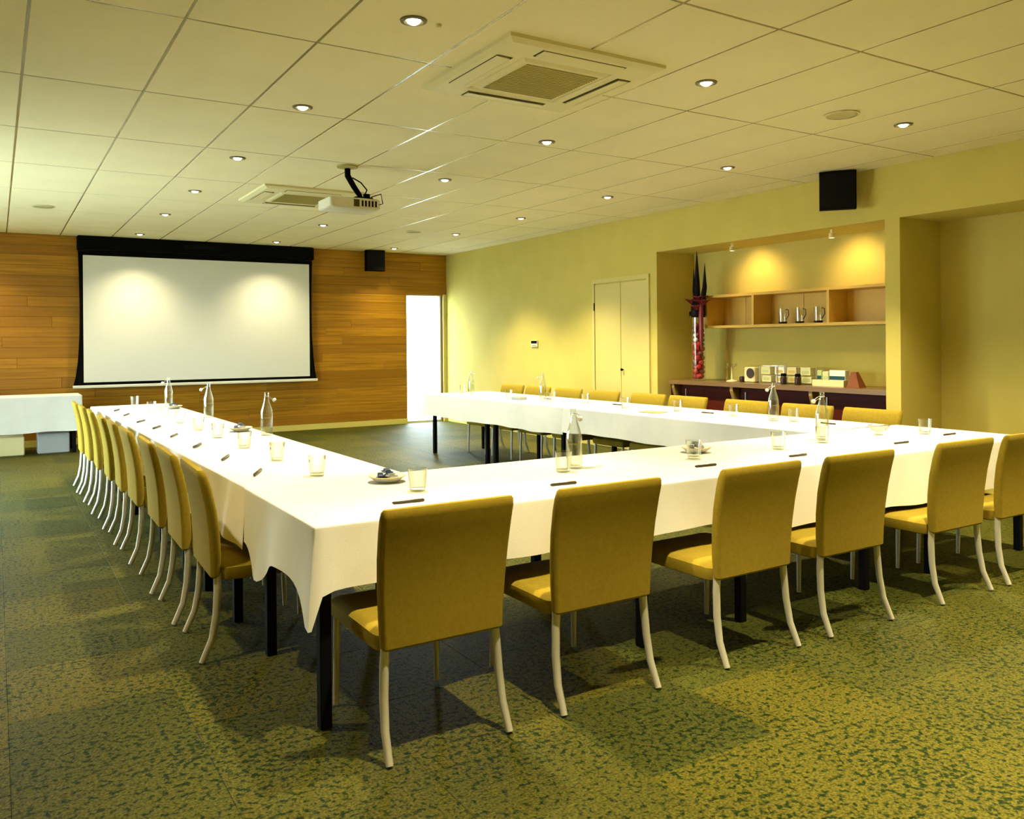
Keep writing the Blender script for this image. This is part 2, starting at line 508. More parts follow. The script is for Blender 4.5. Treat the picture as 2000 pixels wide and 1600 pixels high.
# left wall with a run of tall windows
LW = [(7.1, 8.5), (8.8, 10.2)]
LZ0, LZ1 = 0.12, 2.3
wl = MB()
edges = [FRONT_Y] + [e for w in LW for e in w] + [WALL_Y + 0.016]
for a, b in zip(edges[0::2], edges[1::2]):
    wl.box((LEFT_X - 0.2, a, 0), (LEFT_X, b, CEIL + 0.02))
for a, b in LW:
    wl.box((LEFT_X - 0.2, a, 0), (LEFT_X, b, LZ0)); wl.box((LEFT_X - 0.2, a, LZ1), (LEFT_X, b, CEIL + 0.02))
struct(wl, 'wall_left', 'wall')

def window(name, axis, pos, a, b, z0, z1, fr=0.035):
    """frame of four bars and one pane; axis x = lies in a wall of constant x"""
    m = MB()
    def bar(u0, u1, w0, w1, d0, d1):
        if axis == 'x': m.box((pos + d0, u0, w0), (pos + d1, u1, w1))
        else: m.box((u0, pos + d0, w0), (u1, pos + d1, w1))
    bar(a, b, z0, z0 + fr, -0.03, 0.03); bar(a, b, z1 - fr, z1, -0.03, 0.03)
    bar(a, a + fr, z0 + fr, z1 - fr, -0.03, 0.03); bar(b - fr, b, z0 + fr, z1 - fr, -0.03, 0.03)
    w = struct(m, name, 'frame')
    p = MB()
    if axis == 'x': p.box((pos - 0.004, a + fr, z0 + fr), (pos + 0.004, b - fr, z1 - fr))
    else: p.box((a + fr, pos - 0.004, z0 + fr), (b - fr, pos + 0.004, z1 - fr))
    p.build('pane', 'pane', w)
    return w
window('window_1', 'y', WALL_Y + 0.10, WIN_X0, WIN_X1, 0.0, WIN_Z, 0.03)
window('window_2', 'y', WALL_Y + 0.10, W2X0, W2X1, 0.0, WIN_Z, 0.03)
for n, (a, b) in enumerate(LW):
    window('window_%d' % (n + 3), 'x', LEFT_X - 0.1, a, b, LZ0, LZ1, 0.05)

def portal(name, loc, rot, sx, sy):
    l = bpy.data.lights.new(name, 'AREA')
    l.shape = 'RECTANGLE'; l.size = sx; l.size_y = sy
    try: l.cycles.is_portal = True
    except Exception: pass
    o = bpy.data.objects.new(name, l); C.objects.link(o)
    o.location = loc; o.rotation_euler = rot
portal('window_portal', ((WIN_X0 + WIN_X1) / 2, WALL_Y + 0.19, WIN_Z / 2), (-math.pi / 2, 0, 0), WIN_X1 - WIN_X0, WIN_Z)
portal('window_portal', ((W2X0 + W2X1) / 2, WALL_Y + 0.19, WIN_Z / 2), (-math.pi / 2, 0, 0), W2X1 - W2X0, WIN_Z)
for a, b in LW:
    portal('window_portal', (LEFT_X - 0.19, (a + b) / 2, (LZ0 + LZ1) / 2), (0, -math.pi / 2, 0), LZ1 - LZ0, b - a)

# cupboard doors in the right wall
dY0, dY1, dZ = 7.70, 8.72, 2.10
fm = MB()
fm.box((WALL_X - 0.022, dY0 - 0.05, 0), (WALL_X, dY0, dZ)); fm.box((WALL_X - 0.022, dY1, 0), (WALL_X, dY1 + 0.05, dZ))
fm.box((WALL_X - 0.022, dY0 - 0.05, dZ), (WALL_X, dY1 + 0.05, dZ + 0.055))
door = struct(fm, 'door_1', 'doorpaint')
mid = 8.19
for a, b in ((dY0 + 0.006, mid - 0.004), (mid + 0.004, dY1 - 0.006)):
    MB().cbox((WALL_X - 0.014, a, 0.012), (WALL_X, b, dZ - 0.014), 0.003).build('door_leaf', 'doorpaint', door)
kb = MB(); kb.tube([(WALL_X - 0.014, mid - 0.045, 1.0), (WALL_X - 0.034, mid - 0.045, 1.0)], 0.007); kb.sphere((WALL_X - 0.042, mid - 0.045, 1.0), 0.017)
kb.build('door_knob', 'black', door, smooth=True)
for z in (0.35, 1.75):
    MB().tube([(WALL_X - 0.024, dY1 - 0.001, z), (WALL_X - 0.024, dY1 - 0.001, z + 0.1)], 0.007).build('hinge', 'black', door)
# control panel
t = thing('wall_control', 'small control panel with dark display on the yellow wall beside the cupboard doors', 'control panel', (WALL_X, 10.16, 1.29))
MB().cbox((-0.02, -0.085, -0.01), (0, 0.085, 0.085), 0.003).build('case', 'acwhite', t)
MB().box((-0.0225, -0.075, 0.04), (-0.0195, 0.075, 0.08)).build('display', 'black', t)
MB().box((-0.023, -0.06, 0.004), (-0.0195, 0.05, 0.010)).build('button_strip', 'slot', t)

# ------------------------------------------------------------------ ceiling fittings
def make_downlight():
    t = thing('downlight', 'x', 'downlight')
    MB().lathe([(0.036, -0.001), (0.046, -0.009), (0.062, -0.006), (0.064, 0.0)], 24).build('trim_ring', 'lamptrim', t, smooth=True)
    MB().lathe([(0.002, -0.020), (0.018, -0.018), (0.030, -0.010), (0.034, -0.001)], 20, cap=True).build('bulb', 'bulb', t, smooth=True)
    return t
DL = Kind(make_downlight())
def lamp(x, y, label, group=None, w=None, size=76, blend=0.65):
    o = DL.put((x, y, CEIL), 0, label, group)
    l = bpy.data.lights.new('downlight_beam', 'SPOT')
    l.energy = w or LAMP_W; l.color = LAMP_COL
    l.spot_size = math.radians(size); l.spot_blend = blend; l.shadow_soft_size = 0.035
    b = bpy.data.objects.new('downlight_beam', l); C.objects.link(b)
    b.location = (x, y, CEIL - 0.03)
YR = [3.575, 5.24, 6.925, 8.62, 10.31]
rowname = {1.676: 'over the left-hand table', 3.55: 'along the middle of the room', 5.45: 'over the right-hand table'}
for x in (1.676, 3.55, 5.45):
    for n, y in enumerate(YR):
        lamp(x, y, '%s lit downlight from the front in the ceiling row %s' % (ORD[n], rowname[x]), 'ceiling downlights', LAMP_W * ({1.676: 1.0, 3.55: 0.6, 5.45: 1.0}[x] * (0.85 if n == 0 else 1.0)), 106 if x > 5 else 76)
for x, lb in ((-0.2, 'lit downlight at the far left end of the row along the timber wall'), (1.676, 'lit downlight close above the left half of the projection screen'),
              (3.53, 'lit downlight close above the right half of the projection screen'), (5.40, 'lit downlight before the timber wall near the black loudspeaker')):
    lamp(x, 12.31, lb, 'ceiling downlights', LAMP_W * 0.32, 115, 1.0)
for x in (1.676, 3.55, 5.45, -0.2):
    for y in (1.89, 0.21, -1.47):
        if x == -0.2 and y > 0: continue
        lamp(x, y, 'lit downlight in the ceiling nearer than the frame shows', 'downlights outside the frame', LAMP_W * {1.89: 1.1, 0.21: 1.0, -1.47: 0.5}[y], 125 if y < 0 else (106 if x > 5 else {1.89: 76, 0.21: 84}[y]))

for y in (3.575, 5.24):  # unseen lamps added to fill chair shadows and light the left floor
    lamp(-0.2, y, 'added fill downlight in the ceiling just past the left edge of the frame', 'added fill downlights past the left edge', LAMP_W * 0.5)

def make_ceiling_speaker():
    t = thing('ceiling_speaker', 'x', 'speaker')
    MB().lathe([(0.098, 0), (0.112, -0.003), (0.112, -0.008), (0.100, -0.010)], 32).build('rim', 'acwhite', t, smooth=True)
    MB().lathe([(0.002, -0.011), (0.06, -0.010), (0.1005, -0.007)], 32, cap=True).build('mesh_cover', 'spkgrey', t, smooth=True)
    return t
CS = Kind(make_ceiling_speaker())
CS.put((4.84, 3.62, CEIL), 0, 'round flush ceiling speaker near the right wall between two downlights', 'ceiling speakers')
CS.put((0.448, 10.345, CEIL), 0, 'round flush ceiling speaker at the far left before the timber wall', 'ceiling speakers')
CS.put((4.82, 10.33, CEIL), 0, 'round flush ceiling speaker at the far end near the bright window', 'ceiling speakers')
t = MB().lathe([(0.002, -0.012), (0.012, -0.011), (0.016, 0.0)], 14, cap=True).build('ceiling_sensor', 'sensor', None, (1.80, 3.56, CEIL), smooth=True)
tag(t, 'tiny ceiling sensor stud right beside the nearest downlight', 'sensor')

def make_ac():
    t = thing('air_conditioner', 'x', 'air conditioner')
    H = 0.5
    sq = lambda h, z: [(-h, -h, z), (h, -h, z), (h, h, z), (-h, h, z)]
    MB().loft([sq(H, 0), sq(H, -0.018), sq(H - 0.035, -0.034), sq(0.305, -0.034), sq(0.29, -0.028), sq(0.29, -0.0)], cap=False).build('fascia', 'acwhite', t)
    g = MB().loft([sq(0.288, -0.004), sq(0.288, -0.026), sq(0.262, -0.038), sq(0.002, -0.038)], cap=True).build('intake_surround', 'acwhite', t)
    MB().box((-0.235, -0.235, -0.0405), (0.235, 0.235, -0.0382)).build('filter_panel', 'acgrille', g)
    for k in range(20):
        yy = -0.225 + 0.45 * k / 19
        MB().box((-0.235, yy - 0.004, -0.0435), (0.235, yy + 0.004, -0.0406)).build('intake_slat', 'acgrille', g)
    for a in range(4):
        R = Matrix.Rotation(a * math.pi / 2, 4, 'Z')
        o = MB().box((-0.27, -0.440, -0.0365), (0.27, -0.345, -0.0341)).build('outlet', 'slot', t)
        o.matrix_local = R
        v = MB().loft([[(-0.262, -0.436, -0.0366), (-0.262, -0.362, -0.0366), (-0.262, -0.358, -0.044), (-0.262, -0.430, -0.0395)],
                       [(0.262, -0.436, -0.0366), (0.262, -0.362, -0.0366), (0.262, -0.358, -0.044), (0.262, -0.430, -0.0395)]]).build('louvre', 'acwhite', o)
    return t
AC = Kind(make_ac())
AC.put((2.64, 3.963, CEIL), 0, 'large square ceiling air conditioner above the near table corner', 'air conditioners')
AC.put((2.66, 8.40, CEIL), 0, 'square ceiling air conditioner behind the hanging projector', 'air conditioners')

# projector
t = thing('projector', 'white ceiling projector hanging on a bent black pole with cables', 'projector', (2.56, 6.80, CEIL))
MB().lathe([(0.09, 0), (0.09, -0.012), (0.03, -0.022), (0.002, -0.022)], 24, cap=True).build('ceiling_plate', 'acgrille', t, smooth=True)
MB().tube([(0, 0, -0.012), (0.0, 0.0, -0.08), (0.05, -0.01, -0.17), (0.10, -0.02, -0.245), (0.11, -0.02, -0.275)], [0.026, 0.026, 0.024, 0.022, 0.022], 10).build('pole', 'black', t, smooth=True)
MB().tube([(0.03, -0.03, -0.10), (0.10, -0.05, -0.14), (0.15, -0.06, -0.20), (0.13, -0.05, -0.25)], 0.006, 6).build('cable', 'black', t, smooth=True)
MB().tube([(0.16, -0.12, -0.27), (0.24, -0.15, -0.24), (0.26, -0.14, -0.32), (0.22, -0.13, -0.335)], 0.005, 6).build('cable', 'black', t, smooth=True)
br = MB(); br.cbox((0.03, -0.10, -0.283), (0.19, 0.06, -0.268), 0.003); br.tube([(0.15, -0.05, -0.275), (0.15, -0.05, -0.235)], 0.03, 10)
br.build('bracket', 'black', t)
b = MB()
b.loft([[(x, y, z) for x, y in rrect(0.215, 0.15, 0.03, 0.02, 0.02)] for z in (-0.375,)] + [[(x, y, -0.365) for x, y in rrect(0.225, 0.16, 0.03, 0.02, 0.02)], [(x, y, -0.295) for x, y in rrect(0.225, 0.16, 0.03, 0.02, 0.02)], [(x, y, -0.284) for x, y in rrect(0.21, 0.145, 0.03, 0.02, 0.02)]])
body = b.build('body', 'projwhite', t, smooth=True)
MB().tube([(-0.10, 0.178, -0.33), (-0.10, 0.205, -0.33)], 0.036, 16).build('lens', 'black', body, smooth=True)
for k in range(5):
    MB().box((0.07 + k * 0.03, -0.1425, -0.355), (0.085 + k * 0.03, -0.1395, -0.305)).build('port', 'black', body)
MB().box((0.0, -0.143, -0.36), (0.05, -0.1395, -0.30)).build('port', 'slot', body)

# wall loudspeakers
def make_speaker():
    t = thing('loudspeaker', 'x', 'loudspeaker')
    fr = lambda y, s: [(-s[0], y, s[1]), (s[0], y, s[1]), (s[0], y, s[2]), (-s[0], y, s[2])]
    MB().loft([fr(0.0, (0.10, 0.03, 0.30)), fr(-0.06, (0.155, 0.0, 0.335)), fr(-0.16, (0.155, 0.0, 0.335))]).build('cabinet', 'black', t)
    MB().loft([fr(-0.1595, (0.149, 0.006, 0.329)), fr(-0.170, (0.142, 0.013, 0.322))]).build('grille', 'blacksteel', t)
    MB().tube([(0, -0.01, 0.16), (0.03, 0.05, 0.16), (0.06, 0.12, 0.16)], 0.02).build('wall_bracket', 'blacksteel', t)
    return t
SP = Kind(make_speaker())
SP.put((WALL_X - 0.13, 4.93, 2.515), math.radians(-52), 'black box loudspeaker mounted high on the yellow right wall above the shelf niche', 'wall loudspeakers')
SP.put((5.25, WALL_Y - 0.13, 2.52), math.radians(-8), 'black box loudspeaker mounted high on the timber wall right of the screen', 'wall loudspeakers')

# ------------------------------------------------------------------ projection screen
SY = WALL_Y - 0.10
kx = SY / WALL_Y
t = thing('projection_screen', 'large white projection screen in black border hanging from a black case', 'projection screen', (2.62, SY, 0))
S = lambda x: x * kx - 2.62
Zs = lambda z: EYE + (z - EYE) * kx
ln = MB().cbox((S(0.964), -0.07, 2.66), (S(4.285), 0.07, CEIL - 0.002), 0.012).build('case', 'black', t)
MB().box((S(2.35), -0.085, 2.74), (S(2.85), -0.0695, 2.80)).build('case_bracket', 'blacksteel', ln)
# black masking fabric with the waisted tab-tension edges
lp = [(0.975, 2.66), (0.985, 2.3), (0.990, 1.9), (0.985, 1.5), (0.965, 1.15), (0.935, 0.92), (0.905, 0.80)]
rp = [(4.275, 2.66), (4.262, 2.3), (4.258, 1.9), (4.262, 1.5), (4.285, 1.15), (4.31, 0.92), (4.335, 0.80)]
m = MB()
ring = [(S(x), Zs(z)) for x, z in lp] + [(S(x), Zs(z)) for x, z in reversed(rp)]
m.loft([[(x, 0.004, z) for x, z in ring], [(x, 0.0, z) for x, z in ring]])
m.build('masking_fabric', 'black', t)
MB().box((S(1.035), -0.004, Zs(0.845)), (S(4.222), -0.0005, Zs(2.605))).build('screen_surface', 'screen', t)
MB().cbox((S(0.90), -0.022, Zs(0.765)), (S(4.345), 0.022, Zs(0.805)), 0.006).build('bottom_bar', 'whitebar', t)

# ------------------------------------------------------------------ chairs
def make_chair():
    t = thing('dining_chair', 'x', 'chair')
    # backrest: slim padded slab, leaning back at the top, wrapped down below the seat
    prof = [(0.352, -0.205, 0.215, 0.012), (0.362, -0.206, 0.226, 0.021), (0.45, -0.205, 0.230, 0.0235), (0.55, -0.211, 0.236, 0.0235),
            (0.65, -0.224, 0.241, 0.023), (0.74, -0.243, 0.244, 0.022), (0.79, -0.257, 0.245, 0.021), (0.812, -0.263, 0.243, 0.018), (0.821, -0.266, 0.236, 0.011)]
    MB().loft([[(x, y + yc, z) for x, y in rrect(hw, th, min(th * 0.9, 0.016), n=3)] for z, yc, hw, th in prof]).build('backrest', 'fabric', t, smooth=True)
    seat = [(0.338, 0.215, 0.225), (0.345, 0.228, 0.238), (0.375, 0.232, 0.243), (0.394, 0.230, 0.241), (0.406, 0.218, 0.228), (0.410, 0.195, 0.205)]
    MB().loft([[(x, y + 0.055, z) for x, y in rrect(hw, hd, 0.035, n=3)] for z, hw, hd in seat]).build('seat', 'fabric', t, smooth=True)
    for s in (-1, 1):
        pts = [(s * 0.205, -0.196, 0.375), (s * 0.211, -0.197, 0.30), (s * 0.216, -0.204, 0.20), (s * 0.220, -0.222, 0.10), (s * 0.223, -0.265, 0.006)]
        MB().tube(pts, [0.016, 0.016, 0.0155, 0.0145, 0.0125], 10).build('leg', 'legmetal', t, smooth=True)
        MB().tube([(s * 0.205, 0.262, 0.345), (s * 0.207, 0.268, 0.18), (s * 0.209, 0.272, 0.006)], [0.014, 0.013, 0.011], 10).build('leg', 'legmetal', t, smooth=True)
    return t
CH = Kind(make_chair())
near = [1.28, 1.955, 2.765, 3.43, 4.295, 4.915]
nl = ['leftmost near chair with its tan back to the viewer, below the table corner', 'second tan chair from the left along the near table, back to the viewer',
      'third tan chair from the left along the near table, back to the viewer', 'fourth tan chair from the left along the near table, back to the viewer',
      'fifth tan chair from the left along the near table, back to the viewer', 'rightmost near tan chair, cut off by the right edge']
for x, lb in zip(near, nl):
    CH.put((x, 2.742, 0), math.radians(random.uniform(-1.2, 1.2)), lb, 'chairs along the near table')
leftY = [3.925, 4.515, 5.11, 5.84, 6.44, 7.02, 7.68, 8.30, 8.86]
for n, y in enumerate(leftY):
    x = 0.745 - 0.022 * (y - 3.7) + 0.265
    CH.put((x, y, 0), -math.pi / 2 + math.radians(-1.2 + random.uniform(-1, 1)), '%s tan chair from the viewer in the row along the left-hand table' % ORD[n], 'chairs along the left table')
rightY = [3.99, 4.57, 5.20, 5.92, 6.47, 7.16, 7.80, 8.40, 8.96]
for n, y in enumerate(rightY):
    x = 5.415 - 0.028 * (y - 3.8)
    CH.put((x, y, 0), math.pi / 2 + math.radians(1.6 + random.uniform(-0.5, 0.5)), '%s tan chair from the viewer behind the right-hand table, facing left' % ORD[n], 'chairs along the right table')

# ------------------------------------------------------------------ tables and cloths
TT = 0.7205
def make_table(L, W, legs=None, name='conference_table'):
    t = thing(name, 'x', 'table')
    MB().cbox((-L / 2 + .004, -W / 2 + .008, TT - 0.028), (L / 2 - .004, W / 2 - .008, TT - 0.004), 0.003).build('tabletop', 'tabletop', t)
    ap = MB()
    ap.box((-L / 2 + .06, -W / 2 + .05, TT - 0.075), (L / 2 - .06, -W / 2 + .075, TT - 0.028)); ap.box((-L / 2 + .06, W / 2 - .075, TT - 0.075), (L / 2 - .06, W / 2 - .05, TT - 0.028))
    ap.build('apron', 'blacksteel', t)
    for x, y in legs or [(sx * (L / 2 - 0.085), sy * (W / 2 - 0.075)) for sx in (-1, 1) for sy in (-1, 1)]:
        MB().cbox((x - 0.021, y - 0.021, 0.0), (x + 0.021, y + 0.021, TT - 0.028), 0.003).build('leg', 'blacksteel', t)
    return t

def leg_spots(L, W, side, taken):
    """legs near the table ends; those on the seating side (sign of y) stand in the gaps between the chairs"""
    out = [(-(L / 2 - 0.085), -side * (W / 2 - 0.075)), (L / 2 - 0.085, -side * (W / 2 - 0.075))]
    for e in (-1, 1):
        best = None
        for k in range(60):
            x = e * (L / 2 - 0.05 - 0.01 * k)
            clear = min([abs(x - c) for c in taken], default=9)
            if best is None or clear > best[0] + 1e-4: best = (clear, x)
            if clear > 0.275: break
        out.append((best[1], side * (W / 2 - 0.075)))
    return out

def cloth(name, label, x0, x1, y0, y1, sides, hem=0.46, loc=(0, 0, 0), rotz=0, corner=None, seed=1, group=None, hems=None, trims=None):
    """sides: subset of 'lrfb' that hang down (l = -x, r = +x, f = -y, b = +y)"""
    rn = random.Random(seed)
    ztop = TT + 0.005
    hems = hems or {}
    trims = trims or {}
    # walk round the top; each point: x, y, outward normal, hang?, side
    P = []
    st = 0.035
    def run(ax, ay, bx, by, nx, ny, s):
        L = math.hypot(bx - ax, by - ay); n = max(2, int(L / st))
        for k in range(n + 1):
            f = k / n
            P.append([ax + (bx - ax) * f, ay + (by - ay) * f, nx, ny, s, f * L, L])
    run(x0, y0, x1, y0, 0, -1, 'f'); run(x1, y0, x1, y1, 1, 0, 'r'); run(x1, y1, x0, y1, 0, 1, 'b'); run(x0, y1, x0, y0, -1, 0, 'l')
    ph = [rn.uniform(0, 6.28) for _ in range(8)]
    depth = []
    for i, p in enumerate(P):
        s, d, L = p[4], p[5], p[6]
        if s in sides:
            a, b = trims.get(s, (-1, 1e9))
            inside = min(1, max(0, (d - a) / 0.02)) * min(1, max(0, (b - d) / 0.02))
            h = hems.get(s, hem)
            dep = ztop - h + 0.006 * math.sin(d * 5 + ph[0]) + 0.003 * math.sin(d * 13 + ph[1])
            dep *= inside
        else:
            dep = 0.0
        depth.append(dep)
    order = 'frbl'
    # rows of the drape
    fr = [0.0, 0.012, 0.03, 0.08, 0.2, 0.35, 0.5, 0.65, 0.8, 0.92, 1.0]
    v = []; f = []
    n = len(P)
    for q in fr:
        for i, p in enumerate(P):
            x, y, nx, ny, s, d, L = p
            dep = depth[i]
            amp = 0.010 * q
            w = math.sin(d * 7.5 + ph[2] + ord(s)) + 0.6 * math.sin(d * 17 + ph[3] + ord(s))
            out = 0.004 + amp * w + 0.012 * q if dep > 0.02 else 0.0
            zz = ztop - dep * q
            if q == 0: out = 0.0; zz = ztop
            if q == 0.012: out *= 0.8
            # hanging corners: spare cloth falls as a flared point
            ex = 0; ey = 0
            if dep > 0.02:
                for (cs1, cs2, cx, cy, dx, dy, dr, fl) in (corner or []):
                    dist = math.hypot(x - cx, y - cy)
                    g = math.exp(-(dist / (0.022 if s == 'f' else 0.15)) ** 2)
                    g2 = math.exp(-(dist / 0.075) ** 2)
                    zz -= dr * g * q
                    ex += dx * fl * g2 * q; ey += dy * fl * g2 * q
            v.append((x + nx * out + ex, y + ny * out + ey, zz))
    for k in range(len(fr) - 1):
        for i in range(n):
            j = (i + 1) % n
            f.append((k * n + i, k * n + j, (k + 1) * n + j, (k + 1) * n + i))
    f.append(tuple(range(n)))
    m = MB(); m.v = v; m.f = f
    bm = bmesh.new()
    vs_ = [bm.verts.new(c) for c in v]
    for q in f:
        try: bm.faces.new([vs_[i] for i in q])
        except ValueError: pass
    bmesh.ops.remove_doubles(bm, verts=bm.verts, dist=0.0004)
    bmesh.ops.dissolve_degenerate(bm, edges=bm.edges, dist=0.0003)
    bmesh.ops.recalc_face_normals(bm, faces=bm.faces)
    me = bpy.data.meshes.new(name); bm.to_mesh(me); bm.free()
    me.materials.append(MT['cloth'])
    me.polygons.foreach_set('use_smooth', [True] * len(me.polygons))
    try: me.set_sharp_from_angle(angle=math.radians(50))
    except Exception: pass
    o = bpy.data.objects.new(name, me); C.objects.link(o)
    o.location = loc; o.rotation_euler[2] = rotz
    return tag(o, label, 'tablecloth', group)

ROTL = math.radians(0.95); ROTR = math.radians(1.75)
# near row: X 0.92..5.62, Y 2.79..3.74
FX0, FX1, FY0, FY1 = 0.925, 5.59, 2.79, 3.74
fl = (FX1 - FX0) / 3
for n, w in enumerate(('leftmost', 'middle', 'rightmost')):
    cx = FX0 + fl * (n + 0.5)
    t = make_table(fl - 0.004, FY1 - FY0, leg_spots(fl - 0.004, FY1 - FY0, -1, [x - cx for x in near]))
    t.location = (cx, (FY0 + FY1) / 2, 0)
    tag(t, '%s black-legged table of the near row under white cloth' % w, None, 'tables of the near row')
XM = 3.26
cloth('tablecloth', 'white cloth on the left half of the near table with a drooping corner', FX0, XM, FY0, FY1, 'flb', 0.505, seed=3,
      corner=[('f', 'l', FX0, FY0, -0.6, -0.8, 0.115, 0.055), ('l', 'l', FX0, 3.48, -1, 0.0, 0.115, 0.02)], trims={'b': (0.0, XM - 1.72)}, hems={'f': 0.508, 'l': 0.50, 'b': 0.50}, group='cloths on the table ring')
cloth('tablecloth', 'white cloth on the right half of the near table with a deeper creased drop', XM + 0.004, FX1, FY0, FY1, 'frb', 0.44, seed=4,
      corner=[('f', 'r', FX1, FY0, 0.7, -0.7, 0.08, 0.04)], trims={'b': (FX1 - 4.60, 9)}, hems={'b': 0.49}, group='cloths on the table ring')
# left row, turned a little; local frame: x across, y along
LL = (9.66 - 3.755); LWd = 0.74
lo = Vector((1.302, 3.742, 0))
Rl = Matrix.Rotation(ROTL, 4, 'Z')
for n in range(4):
    p = lo + Rl @ Vector((0, LL / 4 * (n + 0.5), 0))
    t = make_table(LL / 4 - 0.004, LWd, leg_spots(LL / 4 - 0.004, LWd, 1, [y - p.y for y in leftY]))
    t.location = p; t.rotation_euler[2] = ROTL + math.pi / 2
    tag(t, '%s black-legged table from the viewer in the left-hand row' % ORD[n], None, 'tables of the left row')
for n in range(2):
    p = lo + Rl @ Vector((0, LL / 2 * n, 0))
    cloth('tablecloth', ['white cloth covering the nearer half of the left-hand table', 'white cloth covering the far half of the left-hand table'][n], -LWd / 2, LWd / 2, 0.0085 if n == 0 else 0.004, LL / 2 - 0.001,
          'lr' if n == 0 else 'lrb', 0.47, p - Vector((0, 0, 0.0015)), ROTL, seed=5 + n, corner=None if n == 0 else [('r', 'b', LWd / 2, LL / 2, 0.7, 0.7, 0.06, 0.04), ('l', 'b', -LWd / 2, LL / 2, -0.7, 0.7, 0.06, 0.04)],
          hems={'l': 0.45, 'r': 0.47}, trims={'l': (-1, 9)}, group='cloths on the table ring')
# right row
RL = (9.37 - 3.76); RW = 0.87
ro = Vector((5.112, 3.752, 0))
Rr = Matrix.Rotation(ROTR, 4, 'Z')
for n in range(4):
    p = ro + Rr @ Vector((0, RL / 4 * (n + 0.5), 0))
    t = make_table(RL / 4 - 0.004, RW, leg_spots(RL / 4 - 0.004, RW, -1, [y - p.y for y in rightY]))
    t.location = p; t.rotation_euler[2] = ROTR + math.pi / 2
    tag(t, '%s black-legged table from the viewer in the right-hand row' % ORD[n], None, 'tables of the right row')
for n in range(2):
    p = ro + Rr @ Vector((0, RL / 2 * n, 0))
    cloth('tablecloth', ['white cloth covering the nearer half of the right-hand table', 'white cloth covering the far half of the right-hand table'][n], -RW / 2, RW / 2, 0.012 if n == 0 else 0.004, RL / 2 - 0.001,
          'lr' if n == 0 else 'lrb', 0.475, p, ROTR, seed=8 + n, corner=None if n == 0 else [('l', 'b', -RW / 2, RL / 2, -0.6, 0.8, 0.0, 0.05)],
          hems={'l': 0.50 if n == 0 else 0.465, 'r': 0.50}, group='cloths on the table ring')

# side table against the timber wall
t = make_table(1.9, 0.62)
t.location = (-0.02, 12.25, 0); t['label'] = 'side table on black legs under white cloth by the timber wall'
c = cloth('tablecloth', 'white cloth on the side table by the timber wall', -0.95, 0.95, -0.31, 0.31, 'flr', 0.28, (-0.02, 12.25, 0), 0, seed=12, hems={'r': 0.30})
MB().cbox((-0.35, 12.02, 0.0), (0.30, 12.40, 0.23), 0.01).build('storage_box', 'cream')
tag(bpy.data.objects['storage_box'], 'cream storage box on the carpet under the white-clothed side table', 'box')
o = MB().cbox((0.44, 12.06, 0.0), (0.80, 12.40, 0.25), 0.01).build('storage_box', 'greybox')
tag(o, 'grey storage box on the carpet under the right end of the side table', 'box')

# ------------------------------------------------------------------ things on the tables
TZ = TT + 0.0056
def make_bottle():
    t = thing('water_bottle', 'x', 'bottle')
    outer = [(0.002, 0.001), (0.034, 0.001), (0.040, 0.006), (0.0405, 0.02), (0.0405, 0.145), (0.038, 0.165), (0.030, 0.195), (0.021, 0.225), (0.0155, 0.25), (0.014, 0.278), (0.0165, 0.282), (0.0165, 0.292), (0.013, 0.295)]
    inner = [(0.011, 0.293), (0.0115, 0.26), (0.018, 0.225), (0.027, 0.195), (0.035, 0.163), (0.0375, 0.145), (0.0375, 0.014), (0.002, 0.012)]
    MB().lathe(outer + inner, 24).build('bottle_glass', 'glass', t, smooth=True)
    MB().lathe([(0.002, 0.0125), (0.0365, 0.0145), (0.0365, 0.118), (0.002, 0.118)], 20).build('water', 'water', t, smooth=True)
    s = MB().lathe([(0.004, 0.0), (0.012, 0.002), (0.013, 0.014), (0.009, 0.022), (0.002, 0.023)], 14, cap=True).build('stopper', 'porcelain', t, (0.052, 0, 0.235), smooth=True)
    s.rotation_euler = (0, math.radians(70), 0)
    w = MB()
    for sy in (-1, 1):
        w.tube([(0.0, sy * 0.0165, 0.268), (0.02, sy * 0.017, 0.262), (0.045, sy * 0.012, 0.248), (0.055, sy * 0.003, 0.236)], 0.0018, 6)
    w.lathe([(0.0168, 0.266), (0.0185, 0.268), (0.0168, 0.270)], 16)
    w.build('wire_clip', 'wire', t, smooth=True)
    return t
BO = Kind(make_bottle())
for x, y, rz, lb in [(1.515, 9.21, 3.4, 'swing-top water bottle furthest along the left-hand table, before the screen'), (1.565, 7.55, 3.2, 'swing-top water bottle halfway along the left-hand table'),
                     (1.585, 5.80, 0.3, 'swing-top water bottle nearest the viewer on the left-hand table'), (4.95, 9.0, 0.5, 'swing-top water bottle at the far end of the right-hand table'),
                     (4.97, 7.45, 2.0, 'swing-top water bottle midway along the right-hand table'), (5.13, 4.475, 3.0, 'swing-top water bottle toward the near end of the right-hand table'),
                     (4.42, 3.47, 2.9, 'swing-top water bottle behind a tumbler near the right corner of the tables'), (2.43, 3.37, 0.4, 'swing-top water bottle standing alone on the near table')]:
    BO.put((x, y, TZ), rz, lb, 'water bottles')

